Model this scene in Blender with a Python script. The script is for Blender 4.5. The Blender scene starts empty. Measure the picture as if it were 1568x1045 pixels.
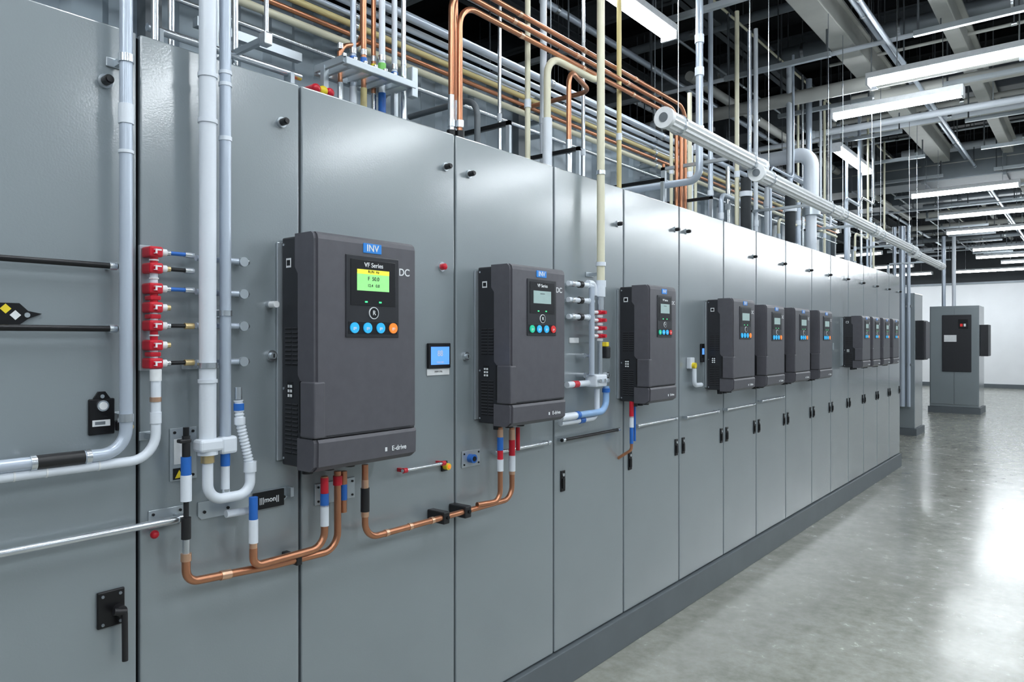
import bpy, bmesh, math, random
from mathutils import Vector, Matrix
random.seed(7)
scene = bpy.context.scene

# ------------------------------------------------------------------ survey of the room
# X = distance out from the cabinet fronts, Y = along the row, Z = up.  metres
H = 1.656; DC = 1.978; F = 1100.0; HX = 784.0; HY = 520.0
TH = math.atan(893.0 / F); ST = math.sin(TH); CT = math.cos(TH)
def _dir(px, py):
    u = (px - HX) / F; w = (HY - py) / F
    return Vector((-ST + u * CT, CT + u * ST, w))
def S(px, py, x=0.0):
    """point measured on the vertical plane X=x"""
    d = _dir(px, py); t = (x - DC) / d.x
    return Vector((x, d.y * t, H + d.z * t))
def Sy(px, x=0.0): return S(px, 520, x).y
V = Vector

# ------------------------------------------------------------------ materials
M = {}
def mat(name, col, rough=0.5, metal=0.0, emis=0.0, nscale=30, var=0.06, bump=0.0, bscale=400, spec=0.5, coat=0.0, ecol=None, bdist=.0003, crough=.2):
    m = bpy.data.materials.new(name); m.use_nodes = True
    nt = m.node_tree; b = nt.nodes["Principled BSDF"]
    tc = nt.nodes.new("ShaderNodeTexCoord")
    nz = nt.nodes.new("ShaderNodeTexNoise"); nz.inputs["Scale"].default_value = nscale; nz.inputs["Detail"].default_value = 4
    nt.links.new(tc.outputs["Object"], nz.inputs["Vector"])
    cr = nt.nodes.new("ShaderNodeValToRGB")
    c0 = [max(0, c * (1 - var)) for c in col]; c1 = [min(1, c * (1 + var)) for c in col]
    cr.color_ramp.elements[0].position = 0.3; cr.color_ramp.elements[1].position = 0.7
    cr.color_ramp.elements[0].color = (*c0, 1); cr.color_ramp.elements[1].color = (*c1, 1)
    nt.links.new(nz.outputs["Fac"], cr.inputs["Fac"]); nt.links.new(cr.outputs["Color"], b.inputs["Base Color"])
    b.inputs["Roughness"].default_value = rough; b.inputs["Metallic"].default_value = metal
    b.inputs["Specular IOR Level"].default_value = spec
    b.inputs["Coat Weight"].default_value = coat; b.inputs["Coat Roughness"].default_value = crough
    if bump > 0:
        n2 = nt.nodes.new("ShaderNodeTexNoise"); n2.inputs["Scale"].default_value = bscale; n2.inputs["Detail"].default_value = 2
        nt.links.new(tc.outputs["Object"], n2.inputs["Vector"])
        bp = nt.nodes.new("ShaderNodeBump"); bp.inputs["Strength"].default_value = bump; bp.inputs["Distance"].default_value = bdist
        nt.links.new(n2.outputs["Fac"], bp.inputs["Height"]); nt.links.new(bp.outputs["Normal"], b.inputs["Normal"])
        if coat > 0: nt.links.new(bp.outputs["Normal"], b.inputs["Coat Normal"])
    if emis > 0:
        b.inputs["Emission Color"].default_value = (*(ecol or col), 1); b.inputs["Emission Strength"].default_value = emis
    M[name] = m
    return m
mat("cabinet_paint", (.238, .275, .298), .27, 0, nscale=2, var=.03, bump=.6, bscale=170, spec=.9, coat=1.0, bdist=.0003, crough=.15)
mat("cabinet_dark", (.008, .009, .010), .8, spec=.1)
mat("plinth_paint", (.12, .14, .155), .45, nscale=5)
mat("back_panel", (.20, .25, .29), .33, .15, nscale=4, var=.08)
mat("drive_grey", (.094, .092, .106), .40, bump=.25, bscale=900)
mat("drive_side", (.022, .023, .028), .40, bump=.3, bscale=900)
mat("drive_vent", (.004, .004, .005), .6)
mat("drive_rib", (.055, .056, .064), .4)
mat("drive_panel", (.026, .027, .032), .3)
mat("drive_black", (.010, .010, .012), .25)
mat("lcd_green", (.25, .6, .2), .3, emis=.62, ecol=(.30, .78, .28), nscale=60, var=.1)
mat("lcd_pale", (.28, .38, .38), .3, emis=.22, ecol=(.5, .7, .66))
mat("lcd_yellow", (.75, .72, .05), .3, emis=.5, ecol=(.9, .85, .08))
mat("lcd_blue", (.1, .3, .8), .3, emis=.7, ecol=(.12, .36, .95))
mat("led_green", (.05, .7, .2), .3, emis=1.5, ecol=(.05, .8, .25))
mat("btn_blue", (.03, .42, .8), .35, emis=.35, ecol=(.03, .45, .9))
mat("btn_orange", (.9, .22, .03), .35, emis=.45, ecol=(.9, .25, .03))
mat("btn_green", (.02, .5, .3), .35, emis=.35, ecol=(.02, .6, .35))
mat("btn_red", (.7, .03, .03), .35, emis=.2)
mat("white_mark", (.82, .84, .86), .5)
mat("blue_mark", (.02, .22, .68), .4, emis=.1, ecol=(.02, .25, .7))
mat("pipe_white", (.74, .79, .86), .30, nscale=2)
mat("pipe_grey", (.50, .565, .66), .28, .25, nscale=2)
mat("pipe_cream", (.74, .71, .54), .38, nscale=2)
mat("pipe_yellow", (.68, .57, .27), .38, nscale=2)
mat("steel", (.66, .70, .74), .26, .9, nscale=5, var=.05)
mat("steel_plate", (.48, .53, .57), .34, .65, nscale=5, var=.05)
mat("copper", (.56, .255, .145), .30, .88, nscale=3, var=.10)
mat("copper_joint", (.80, .50, .34), .30, .88, nscale=3)
mat("brass", (.70, .54, .28), .35, .8)
mat("black_rubber", (.012, .012, .014), .42)
mat("black_metal", (.014, .014, .016), .3, .4)
mat("blue_tape", (.02, .14, .52), .4)
mat("blue_pipe", (.28, .46, .74), .35)
mat("red_plastic", (.58, .012, .03), .3)
mat("yellow_paint", (.85, .66, .03), .4)
mat("green_paint", (.2, .6, .12), .4)
mat("roof_dark", (.008, .009, .012), .85, nscale=3, var=.3)
mat("beam_grey", (.085, .097, .11), .55, nscale=6, var=.15)
mat("beam_cream", (.46, .465, .44), .5, nscale=6)
mat("duct_grey", (.19, .215, .24), .4, .3, nscale=6)
mat("wall_white", (.88, .90, .93), .6, nscale=2, var=.02)
mat("wall_grey", (.30, .33, .36), .6, nscale=2, var=.03)
mat("wall_dark", (.03, .035, .04), .8)
mat("lamp_housing", (.75, .77, .8), .4)
mat("lamp_tube", (1, 1, 1), .4, emis=37, ecol=(.90, .96, 1.0), var=0)

def floor_material():
    m = bpy.data.materials.new("polished_concrete"); m.use_nodes = True
    nt = m.node_tree; b = nt.nodes["Principled BSDF"]; L = nt.links.new
    tc = nt.nodes.new("ShaderNodeTexCoord")
    n1 = nt.nodes.new("ShaderNodeTexNoise"); n1.inputs["Scale"].default_value = .9; n1.inputs["Detail"].default_value = 9; n1.inputs["Roughness"].default_value = .7
    n2 = nt.nodes.new("ShaderNodeTexNoise"); n2.inputs["Scale"].default_value = 9; n2.inputs["Detail"].default_value = 9; n2.inputs["Roughness"].default_value = .7
    for n in (n1, n2): L(tc.outputs["Object"], n.inputs["Vector"])
    c1 = nt.nodes.new("ShaderNodeValToRGB")
    c1.color_ramp.elements[0].position = .3; c1.color_ramp.elements[1].position = .72
    c1.color_ramp.elements[0].color = (.30, .305, .26, 1); c1.color_ramp.elements[1].color = (.46, .465, .42, 1)
    L(n1.outputs["Fac"], c1.inputs["Fac"])
    c2 = nt.nodes.new("ShaderNodeValToRGB")
    c2.color_ramp.elements[0].position = .32; c2.color_ramp.elements[1].position = .6
    c2.color_ramp.elements[0].color = (.70, .70, .68, 1); c2.color_ramp.elements[1].color = (1, 1, 1, 1)
    L(n2.outputs["Fac"], c2.inputs["Fac"])
    mx = nt.nodes.new("ShaderNodeMix"); mx.data_type = 'RGBA'; mx.blend_type = 'MULTIPLY'; mx.inputs["Factor"].default_value = 1
    L(c1.outputs["Color"], mx.inputs["A"]); L(c2.outputs["Color"], mx.inputs["B"]); L(mx.outputs["Result"], b.inputs["Base Color"])
    mr = nt.nodes.new("ShaderNodeMapRange"); mr.inputs["From Min"].default_value = .3; mr.inputs["From Max"].default_value = .7
    mr.inputs["To Min"].default_value = .15; mr.inputs["To Max"].default_value = .30
    L(n2.outputs["Fac"], mr.inputs["Value"]); L(mr.outputs["Result"], b.inputs["Roughness"])
    bp = nt.nodes.new("ShaderNodeBump"); bp.inputs["Strength"].default_value = .06; bp.inputs["Distance"].default_value = .004
    L(n2.outputs["Fac"], bp.inputs["Height"]); L(bp.outputs["Normal"], b.inputs["Normal"])
    b.inputs["Specular IOR Level"].default_value = .65
    b.inputs["Coat Weight"].default_value = .22; b.inputs["Coat Roughness"].default_value = .12
    M["polished_concrete"] = m
floor_material()

# ------------------------------------------------------------------ mesh builder
class MB:
    def __init__(s): s.v = []; s.f = []; s.m = []; s.sm = []; s.mats = []
    def mi(s, n):
        if n not in s.mats: s.mats.append(n)
        return s.mats.index(n)
    def add(s, vs, fs, m, smooth=False):
        o = len(s.v); k = s.mi(m)
        s.v += [tuple(v) for v in vs]
        for f in fs:
            s.f.append([i + o for i in f]); s.m.append(k); s.sm.append(smooth)
        return s
    def box(s, a, b, m, bev=0.0, seg=2):
        a = V(a); b = V(b)
        lo = V((min(a.x, b.x), min(a.y, b.y), min(a.z, b.z))); hi = V((max(a.x, b.x), max(a.y, b.y), max(a.z, b.z)))
        if bev <= 0:
            vs = [(x, y, z) for x in (lo.x, hi.x) for y in (lo.y, hi.y) for z in (lo.z, hi.z)]
            fs = [(0, 1, 3, 2), (4, 6, 7, 5), (0, 4, 5, 1), (2, 3, 7, 6), (0, 2, 6, 4), (1, 5, 7, 3)]
            return s.add(vs, fs, m)
        bm = bmesh.new(); bmesh.ops.create_cube(bm, size=1)
        for v in bm.verts:
            v.co = V((lo.x + (v.co.x + .5) * (hi.x - lo.x), lo.y + (v.co.y + .5) * (hi.y - lo.y), lo.z + (v.co.z + .5) * (hi.z - lo.z)))
        bev = min(bev, .45 * min(hi - lo))
        bmesh.ops.bevel(bm, geom=bm.edges[:], offset=bev, segments=seg, profile=.5, affect='EDGES')
        bm.verts.index_update()
        s.add([v.co.copy() for v in bm.verts], [[v.index for v in f.verts] for f in bm.faces], m)
        bm.free(); return s
    def tube(s, pts, r, m, seg=14, caps=True):
        pts = [V(p) for p in pts]; n = len(pts)
        rs = r if isinstance(r, (list, tuple)) else [r] * n
        T = []
        for i in range(n):
            a = pts[max(0, i - 1)]; b = pts[min(n - 1, i + 1)]
            T.append((b - a).normalized())
        up = V((0, 0, 1)) if abs(T[0].z) < .9 else V((1, 0, 0))
        N = (up - T[0] * up.dot(T[0])).normalized()
        vs = []; fs = []
        for i in range(n):
            if i > 0:
                N = N - T[i] * N.dot(T[i]); N.normalize()
            B = T[i].cross(N)
            for k in range(seg):
                a = 2 * math.pi * k / seg
                vs.append(pts[i] + (N * math.cos(a) + B * math.sin(a)) * rs[i])
        for i in range(n - 1):
            for k in range(seg):
                k2 = (k + 1) % seg
                fs.append((i * seg + k, i * seg + k2, (i + 1) * seg + k2, (i + 1) * seg + k))
        s.add(vs, fs, m, True)
        if caps:
            s.add(vs[:seg], [tuple(range(seg))[::-1]], m); s.add(vs[-seg:], [tuple(range(seg))], m)
        return s
    def cyl(s, p, q, r, m, seg=18, r2=None):
        return s.tube([p, q], [r, r if r2 is None else r2], m, seg)
    def ball(s, c, r, m, seg=14, sc=(1, 1, 1)):
        c = V(c); vs = []; fs = []; rings = 8
        for i in range(rings + 1):
            ph = math.pi * i / rings
            for k in range(seg):
                a = 2 * math.pi * k / seg
                vs.append(c + V((math.sin(ph) * math.cos(a) * r * sc[0], math.sin(ph) * math.sin(a) * r * sc[1], math.cos(ph) * r * sc[2])))
        for i in range(rings):
            for k in range(seg):
                k2 = (k + 1) % seg
                fs.append((i * seg + k, (i + 1) * seg + k, (i + 1) * seg + k2, i * seg + k2))
        return s.add(vs, fs, m, True)
    def prism(s, poly, x0, x1, m, axis='x'):
        """poly of (y,z) extruded along x   (axis='y': poly of (x,z))"""
        n = len(poly)
        if axis == 'x':
            vs = [V((x0, y, z)) for y, z in poly] + [V((x1, y, z)) for y, z in poly]
        else:
            vs = [V((y, x0, z)) for y, z in poly] + [V((y, x1, z)) for y, z in poly]
        fs = [tuple(range(n))[::-1], tuple(range(n, 2 * n))]
        fs += [(i, (i + 1) % n, n + (i + 1) % n, n + i) for i in range(n)]
        return s.add(vs, fs, m)
    def build(s, name, parent=None):
        me = bpy.data.meshes.new(name)
        xs = [v[0] for v in s.v]; ys = [v[1] for v in s.v]; zs = [v[2] for v in s.v]
        c = V(((min(xs) + max(xs)) / 2, (min(ys) + max(ys)) / 2, (min(zs) + max(zs)) / 2))
        me.from_pydata([(v[0] - c.x, v[1] - c.y, v[2] - c.z) for v in s.v], [], s.f)
        for n in s.mats: me.materials.append(M[n])
        me.polygons.foreach_set("material_index", s.m); me.polygons.foreach_set("use_smooth", s.sm)
        bm = bmesh.new(); bm.from_mesh(me); bmesh.ops.recalc_face_normals(bm, faces=bm.faces[:]); bm.to_mesh(me); bm.free()
        me.update()
        o = bpy.data.objects.new(name, me); scene.collection.objects.link(o); o.location = c
        if parent: o.parent = parent; o.location = c - parent.location
        return o

def fillet(pts, r, n=8):
    pts = [V(p) for p in pts]; out = [pts[0]]
    for i in range(1, len(pts) - 1):
        p = pts[i]; a = (pts[i - 1] - p); b = (pts[i + 1] - p)
        la = a.length; lb = b.length; a.normalize(); b.normalize()
        ang = a.angle(b)
        if ang > 3.05: out.append(p); continue
        t = min(r / math.tan(ang / 2), la * .49, lb * .49)
        rr = t * math.tan(ang / 2)
        c = p + (a + b).normalized() * (rr / math.sin(ang / 2))
        s0 = p + a * t - c; s1 = p + b * t - c
        tot = s0.angle(s1); ax = s0.cross(s1).normalized()
        for k in range(n + 1):
            out.append(c + Matrix.Rotation(tot * k / n, 3, ax) @ s0)
    out.append(pts[-1]); return out

def text(parent, s, loc, size, m, align='CENTER', name="lettering"):
    cu = bpy.data.curves.new(name, 'FONT'); cu.body = s; cu.size = size; cu.align_x = align; cu.align_y = 'CENTER'; cu.extrude = .0004
    cu.offset = size * .012
    cu.materials.append(M[m])
    o = bpy.data.objects.new(name, cu); scene.collection.objects.link(o)
    o.rotation_euler = (math.pi / 2, 0, math.pi / 2)
    o.parent = parent; o.location = V(loc) - parent.location
    return o

# ------------------------------------------------------------------ room shell
RX0, RX1, RY0, RY1, RZ = -6.0, 6.0, -4.0, 29.2, 5.3
def slab(name, a, b, m): return MB().box(a, b, m).build(name)
slab("floor", (RX0, RY0, -.1), (RX1, RY1, 0), "polished_concrete")
slab("ceiling", (RX0, RY0, RZ), (RX1, RY1, RZ + .1), "roof_dark")
slab("wall_far", (RX0, RY1, 0), (RX1, RY1 + .1, RZ), "wall_white")
slab("wall_near", (RX0, RY0 - .1, 0), (RX1, RY0, RZ), "wall_grey")
slab("wall_left", (RX0 - .1, RY0, 0), (RX0, RY1, RZ), "wall_dark")
slab("wall_right", (RX1, RY0, 0), (RX1 + .1, RY1, RZ), "wall_grey")
slab("baseboard_far", (RX0, RY1 - .03, 0), (RX1, RY1, .14), "plinth_paint")
b = MB(); b.box((RX0, RY1 - .06, 3.55), (RX1, RY1, 3.62), "duct_grey"); b.box((RX0, RY1 - .05, 3.62), (RX1, RY1, RZ), "wall_dark"); b.build("trim_1")

# corrugated partition behind the row
b = MB(); prof = []
y = -1.5
while y < 10.3:
    prof += [(-.80, y), (-.80, y + .10), (-.775, y + .13), (-.775, y + .23)]; y += .26
vs = []; fs = []
for i, (x, yy) in enumerate(prof):
    vs += [V((x, yy, 0)), V((x, yy, 3.16))]
for i in range(len(prof) - 1): fs.append((2 * i, 2 * i + 2, 2 * i + 3, 2 * i + 1))
b.add(vs, fs, "back_panel"); b.box((-.86, -1.5, 0), (-.805, 10.3, 3.16), "back_panel")
b.box((-.87, -1.5, 3.16), (-.74, 10.3, 3.2), "steel_plate")
for yy in (1.2, 3.4, 5.6, 7.8, 10.2): b.box((-.80, yy, 0), (-.73, yy + .06, 3.16), "plinth_paint")
b.build("wall_partition")

# ------------------------------------------------------------------ cabinets
TOP = 2.471; PL = .171
seams = [-.62, .1 - .0, Sy(212), Sy(460), Sy(697), Sy(848), Sy(955), Sy(1040), Sy(1108), Sy(1158), Sy(1203), Sy(1243), 7.306, 7.94, 8.57, 9.2, 9.83, 10.46]
def black_knob(b, y, z, r=.011):
    b.cyl((0, y, z), (.008, y, z), r * 1.5, "steel_plate"); b.cyl((.008, y, z), (.03, y, z), r, "black_rubber"); b.cyl((.03, y, z), (.036, y, z), r * .7, "black_rubber")
def flush_latch(b, y, z):
    b.box((0, y - .018, z - .05), (.006, y + .018, z + .05), "black_metal", .002)
    b.box((.006, y - .010, z - .035), (.012, y + .010, z + .012), "drive_vent", .002)
    b.cyl((.006, y, z + .03), (.010, y, z + .03), .008, "steel")
for i in range(len(seams) - 1):
    y0, y1 = seams[i], seams[i + 1]
    b = MB(); g = .0048 if i < 5 else .006
    b.box((-.60, y0 + .001, PL), (-.034, y1 - .001, TOP - .008), "cabinet_paint")
    b.box((-.034, y0 + .0006, PL + .003), (-.020, y1 - .0006, TOP - .006), "cabinet_dark")
    b.box((-.020, y0 + g, PL + .007), (0, y1 - g, TOP), "cabinet_paint", .005, 3)
    b.box((-.60, y0 + .003, TOP - .008), (-.026, y1 - .003, TOP - .002), "cabinet_paint", .002)
    if i == 1: p = S(160, 125); black_knob(b, p.y, p.z, .012)
    elif i == 2: p = S(430, 188); black_knob(b, p.y, p.z)
    elif i == 3: p = S(681, 256); black_knob(b, p.y, p.z)
    elif i == 4: p = S(717, 267); black_knob(b, p.y, p.z)
    elif i == 6: p = S(1033, 352); black_knob(b, p.y, p.z)
    elif i == 7: p = S(1050, 355); black_knob(b, p.y, p.z)
    elif i > 4: black_knob(b, y1 - .07, 2.27)
    if i == 5: p = S(861, 737); flush_latch(b, p.y, p.z)
    elif i == 6: p = S(964, 706); flush_latch(b, p.y, p.z)
    elif i >= 7: flush_latch(b, y0 + .05, 1.0)
    if i >= 6: flush_latch(b, y1 - .045, 1.0)
    if i > 10:
        b.box((0, y0 + .02, 1.55), (.02, y0 + .04, 1.62), "steel_plate", .003)
    b.build("electrical_cabinet")
MB().box((-.58, seams[0], 0), (.022, seams[-1], PL - .001), "plinth_paint", .004).build("cabinet_plinth")

# ------------------------------------------------------------------ drives
def drive(y0, y1, z0, z1, d=.188, full=True, buttons="b", sc="lcd_green"):
    w = y1 - y0; h = z1 - z0; b = MB()
    Y = lambda a: y0 + w * a
    Z = lambda a: z0 + h * a
    b.box((.001, y0 - .012, z0 + .02), (.010, y1 + .012, z1 - .02), "steel_plate", .002)
    b.box((.010, y0 + .004, z0 + .006), (.125, y1 - .004, z1 - .006), "drive_side", .006)
    zt = Z(.135)
    upper = [(.118, zt + .003), (d - .004, zt + .003), (d, zt + .010), (d, z1 - .022), (d - .004, z1 - .008), (d - .014, z1), (.085, z1), (.085, Z(.86)), (.10, Z(.83)), (.10, Z(.40)), (.118, Z(.37))]
    b.prism(upper, y0 + .010, y1 - .010, "drive_grey", axis='y')
    for ya, yb in ((y0, y0 + .0105), (y1 - .0105, y1)):
        inner = [(x - (.007 if x > d - .02 else 0), z) for x, z in upper]
        b.prism(inner, ya, yb, "drive_grey", axis='y')
    lower = [(.10, z0), (d - .02, z0), (d + .002, z0 + .016), (d + .004, zt - .010), (d - .001, zt), (.10, zt)]
    b.prism(lower, y0 + .010, y1 - .010, "drive_grey", axis='y')
    for ya, yb in ((y0 - .002, y0 + .0105), (y1 - .0105, y1 + .002)):
        b.prism([(x - (.007 if x > d - .03 else 0), z) for x, z in lower], ya, yb, "drive_grey", axis='y')
    b.box((.11, y0 - .001, zt), (d - .012, y1 + .001, zt + .003), "drive_vent")
    b.box((.118, y0 - .005, zt + .004), (d + .003, Y(.085), Z(.375)), "drive_grey", .005)
    b.box((.112, y0 - .003, Z(.16)), (.118, y0 + .003, Z(.375)), "drive_vent")
    b.box((d, Y(.10), Z(.145)), (d + .0015, Y(.93), Z(.149)), "drive_side")
    for ys, sgn in ((y0 + .004, -1), (y1 - .004, 1)):
        for (za, zb) in ((.44, .60), (.06, .20), (.21, .27)):
            k = za
            while k < zb:
                for xa, xb in ((.03, .062), (.068, .094)):
                    b.box((xa, ys, Z(k)), (xb, ys + sgn * .0012, Z(k) + .005), "drive_vent")
                    b.box((xa, ys, Z(k) + .005), (xb, ys + sgn * .0025, Z(k) + .0075), "drive_rib")
                k += .019
        for zz in (.04, .34, .96): b.cyl((.022, ys, Z(zz)), (.022, ys + sgn * .002, Z(zz)), .004, "steel")
        b.box((.04, ys, Z(.30)), (.07, ys + sgn * .001, Z(.37)), "drive_black")
        for qx in (.044, .057):
            for qz in (.305, .325, .345): b.box((qx, ys, Z(qz)), (qx + .009, ys + sgn * .0018, Z(qz + .012)), "white_mark")
        b.box((.035, ys, Z(.86)), (.06, ys + sgn * .0012, Z(.90)), "white_mark")
        b.box((.039, ys, Z(.868)), (.056, ys + sgn * .0018, Z(.892)), "drive_black")
    b.box((d - .001, Y(.27), Z(.56)), (d + .004, Y(.80), Z(.918)), "drive_panel", .003)
    b.box((d + .003, Y(.31), Z(.70)), (d + .0055, Y(.76), Z(.90)), "drive_black", .001)
    b.box((d + .005, Y(.37), Z(.765)), (d + .0066, Y(.69), Z(.845)), sc)
    if full and sc == "lcd_green":
        b.box((d + .006, Y(.37), Z(.838)), (d + .0070, Y(.69), Z(.858)), "lcd_yellow")
    for yy in (.46, .60): b.box((d + .004, Y(yy) - .005, Z(.713)), (d + .006, Y(yy) + .005, Z(.717) + .002), "led_green")
    b.cyl((d + .003, Y(.535), Z(.668)), (d + .007, Y(.535), Z(.668)), .019 * w / .4, "white_mark", 24)
    b.cyl((d + .004, Y(.535), Z(.668)), (d + .0075, Y(.535), Z(.668)), .0165 * w / .4, "drive_black", 24)
    cols = {"b": ["btn_blue", "btn_blue", "btn_blue", "btn_orange"], "g": ["btn_green", "btn_blue", "btn_blue", "btn_red"]}[buttons]
    b.box((d + .003, Y(.29), Z(.575)), (d + .005, Y(.78), Z(.63)), "drive_black", .002)
    for yy, c in zip((.345, .472, .603, .733), cols): b.cyl((d + .004, Y(yy), Z(.602)), (d + .009, Y(yy), Z(.602)), .0165 * w / .4, c, 20)
    b.box((d - .001, Y(.44), Z(.932)), (d + .0025, Y(.62), Z(.975)), "blue_mark", .001)
    b.box((d + .003, Y(.655), Z(.046)), (d + .0046, Y(.675), Z(.064)), "white_mark")
    for yy in (.12, .32, .52): b.cyl((.08, Y(yy), z0 + .008), (.08, Y(yy), z0 - .02), .017, "black_rubber")
    o = b.build("variable_frequency_drive")
    text(o, "INV", (d + .003, Y(.53), Z(.953)), .030 * w / .4, "white_mark")
    text(o, "DC", (d + .0006, Y(.865), Z(.86)), .033 * w / .4, "white_mark")
    text(o, "E-drive", (d + .0045, Y(.80), Z(.055)), .022 * w / .4, "white_mark")
    if full:
        text(o, "VF Series", (d + .0058, Y(.535), Z(.878)), .020 * w / .4, "white_mark")
        text(o, "R", (d + .0078, Y(.535), Z(.668)), .020 * w / .4, "white_mark")
        for yy in (.345, .472, .603, .733): text(o, "go", (d + .0092, Y(yy), Z(.602)), .013 * w / .4, "white_mark")
        if sc == "lcd_green":
            text(o, "RUN  Hz", (d + .0072, Y(.53), Z(.849)), .012, "drive_black")
            text(o, "F  50.0", (d + .0068, Y(.53), Z(.818)), .017, "drive_panel")
            text(o, "12.4   0.8", (d + .0068, Y(.53), Z(.788)), .013, "drive_panel")
        else:
            text(o, "-----", (d + .0068, Y(.53), Z(.83)), .02, "drive_panel")
    return o
drive(1.282, 1.689, 1.259, 1.978)
drive(2.198, 2.576, 1.307, 1.957, buttons="g", sc="lcd_pale")
drive(3.331, 3.643, 1.32, 1.94, buttons="g", sc="lcd_pale")
drive(4.44, 4.82, 1.32, 1.92, sc="lcd_pale", full=False)
for a in (5.04, 5.655, 6.285): drive(a, a + .38, 1.32, 1.90, sc="lcd_pale", full=False)
for r_ in (8.04, 8.475, 8.95, 9.43): drive(r_ - .33, r_, 1.37, 1.89, sc="lcd_pale", full=False)

# ------------------------------------------------------------------ pipe helpers
def ring(b, p, axis, r, m, ln=.02):
    ax = {'x': V((1, 0, 0)), 'y': V((0, 1, 0)), 'z': V((0, 0, 1))}[axis] if isinstance(axis, str) else axis
    b.cyl(V(p) - ax * ln / 2, V(p) + ax * ln / 2, r, m, 18)
def standoff(b, p, r, m="steel_plate"):
    """clip holding a pipe at p back to the cabinet skin"""
    b.box((0.0005, p.y - r * 1.7, p.z - .012), (.006, p.y + r * 1.7, p.z + .012), m, .002)
    b.box((.004, p.y - .006, p.z - .008), (p.x, p.y + .006, p.z + .008), m)

# --- grey conduit on first cabinet
x = .06; p = S(193, 400, x); pb = S(193, 693, x); pl = S(-60, 722, x); pl.z = pb.z
b = MB(); b.tube(fillet([V((x, p.y, 4.4)), pb, pl], .06), .0155, "pipe_grey", 16)
for yy in (175, 233): q = S(193, yy, x); ring(b, q, 'z', .0185, "pipe_white", .05 if yy == 175 else .008)
for yy in (90, 640): q = S(193, yy, x); standoff(b, q, .0155); ring(b, q, 'z', .019, "steel", .02)
b.tube([V((x, S(55, 500, x).y, pb.z)), V((x, S(128, 500, x).y, pb.z))], .017, "black_rubber")
for px in (50, 134): ring(b, V((x, S(px, 500, x).y, pb.z)), 'y', .018, "steel", .012)
b.build("conduit_pipe")
# --- red connector stack
b = MB(); x = .05
zs = [S(237, v, x).z for v in (386, 411, 442, 471, 499, 529, 557)]
yc = S(237, 400, x).y
b.box((.001, yc - .022, zs[-1] - .02), (.012, yc + .022, zs[0] + .02), "steel_plate", .002)
for i, z in enumerate(zs):
    b.box((.012, yc - .018, z - .014), (x + .012, yc + .018, z + .014), "red_plastic", .005)
    b.cyl((x + .01, yc, z), (x + .022, yc, z), .009, "red_plastic")
    if i < 6:
        zm = (z + zs[i + 1]) / 2
        b.cyl((x - .005, yc, z - .012), (x - .005, yc, zs[i + 1] + .012), .010, "pipe_white" if i % 2 else "red_plastic")
        if i in (2, 5, 3): b.box((.02, yc - .014, zm - .006), (x + .008, yc + .014, zm + .006), "red_plastic", .003)
        ring(b, (x - .005, yc, zm), 'z', .012, "white_mark", .004)
    b.box((x + .012, yc - .008, z - .006), (x + .0225, yc - .003, z + .006), "white_mark"); b.box((x + .012, yc - .003, z + .002), (x + .0225, yc + .008, z + .006), "white_mark")
    ye = S(299, 400, x).y
    b.cyl((x, yc + .015, z), (x, yc + .03, z), .0095, "white_mark"); b.cyl((x, yc + .03, z), (x, yc + .04, z), .0075, "brass" if i % 2 else "steel")
    if i in (0, 1, 2, 4, 6):
        b.cyl((x, yc + .04, z), (x, ye - .012, z), .0055, ["blue_tape", "black_metal", "blue_tape", "steel", "black_metal", "steel", "black_metal"][i]); b.cyl((x, ye - .03, z), (x, ye - .005, z), .0085, "brass" if i in (4, 6) else "steel")
b.build("connector_manifold")
b = MB()
for v in (402, 451, 500, 554):
    q = S(368, v, .02); b.cyl((0, q.y, q.z), (.03, q.y, q.z), .010, "steel"); b.cyl((.03, q.y, q.z), (.042, q.y, q.z), .014, "steel_plate")
    b.cyl((.03, S(300, 500, .03).y, q.z), (.03, q.y, q.z), .0085, "pipe_grey"); b.ball((.03, q.y + .014, q.z), .010, "steel")
b.build("compression_fitting")
# --- white hose from the stack
x = .055; b = MB()
pb = S(240, 702, x); pl = S(-60, 740, x); pl.z = pb.z
p0 = V((x, yc + .001, zs[-1] - .015)); pb.y = yc
b.tube(fillet([p0, V((x, yc, pb.z)), pl], .065), .0125, "pipe_white", 16)
for v, m_ in ((575, "white_mark"), (612, "copper_joint"), (640, "pipe_white")):
    ring(b, V((x, yc, S(240, v, x).z)), 'z', .0145, m_, .03 if m_ != "copper_joint" else .012)
for px in (20, 70, 150): ring(b, V((x, S(px, 500, x).y, pb.z)), 'y', .0135, "white_mark", .004)
standoff(b, V((x, yc, S(240, 670, x).z)), .012)
b.build("coolant_hose")
# --- rods
def rod(a, c, x, r, m, end="steel", name="guide_rod"):
    p = S(*a, x); q = S(*c, x); q.z = p.z
    b = MB(); b.cyl(p, q, r, m)
    for e, sg in ((p, 1), (q, -1)):
        ring(b, e + V((0, sg * .012, 0)), 'y', r * 1.45, end, .018); b.box((.0005, e.y + sg * .006, e.z - r), (x, e.y + sg * .018, e.z + r), end)
    return b.build(name)
rod((-60, 390.5), (180, 408), .035, .0075, "black_metal")
rod((-60, 501.5), (180, 502), .035, .0075, "black_metal")
rod((-60, 861), (284, 797), .04, .0095, "steel", name="steel_conduit")
rod((616, 722), (682, 714), .035, .0065, "steel", "red_plastic")
rod((758, 694), (842, 680), .03, .008, "steel")
rod((860, 675), (948, 659), .03, .008, "black_metal")
rod((975, 653), (1036, 643), .03, .008, "steel")
rod((1050, 640), (1100, 631), .03, .008, "steel"); rod((1112, 628), (1155, 620), .03, .008, "steel")
rod((1165, 615), (1200, 609), .03, .008, "steel")

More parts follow.
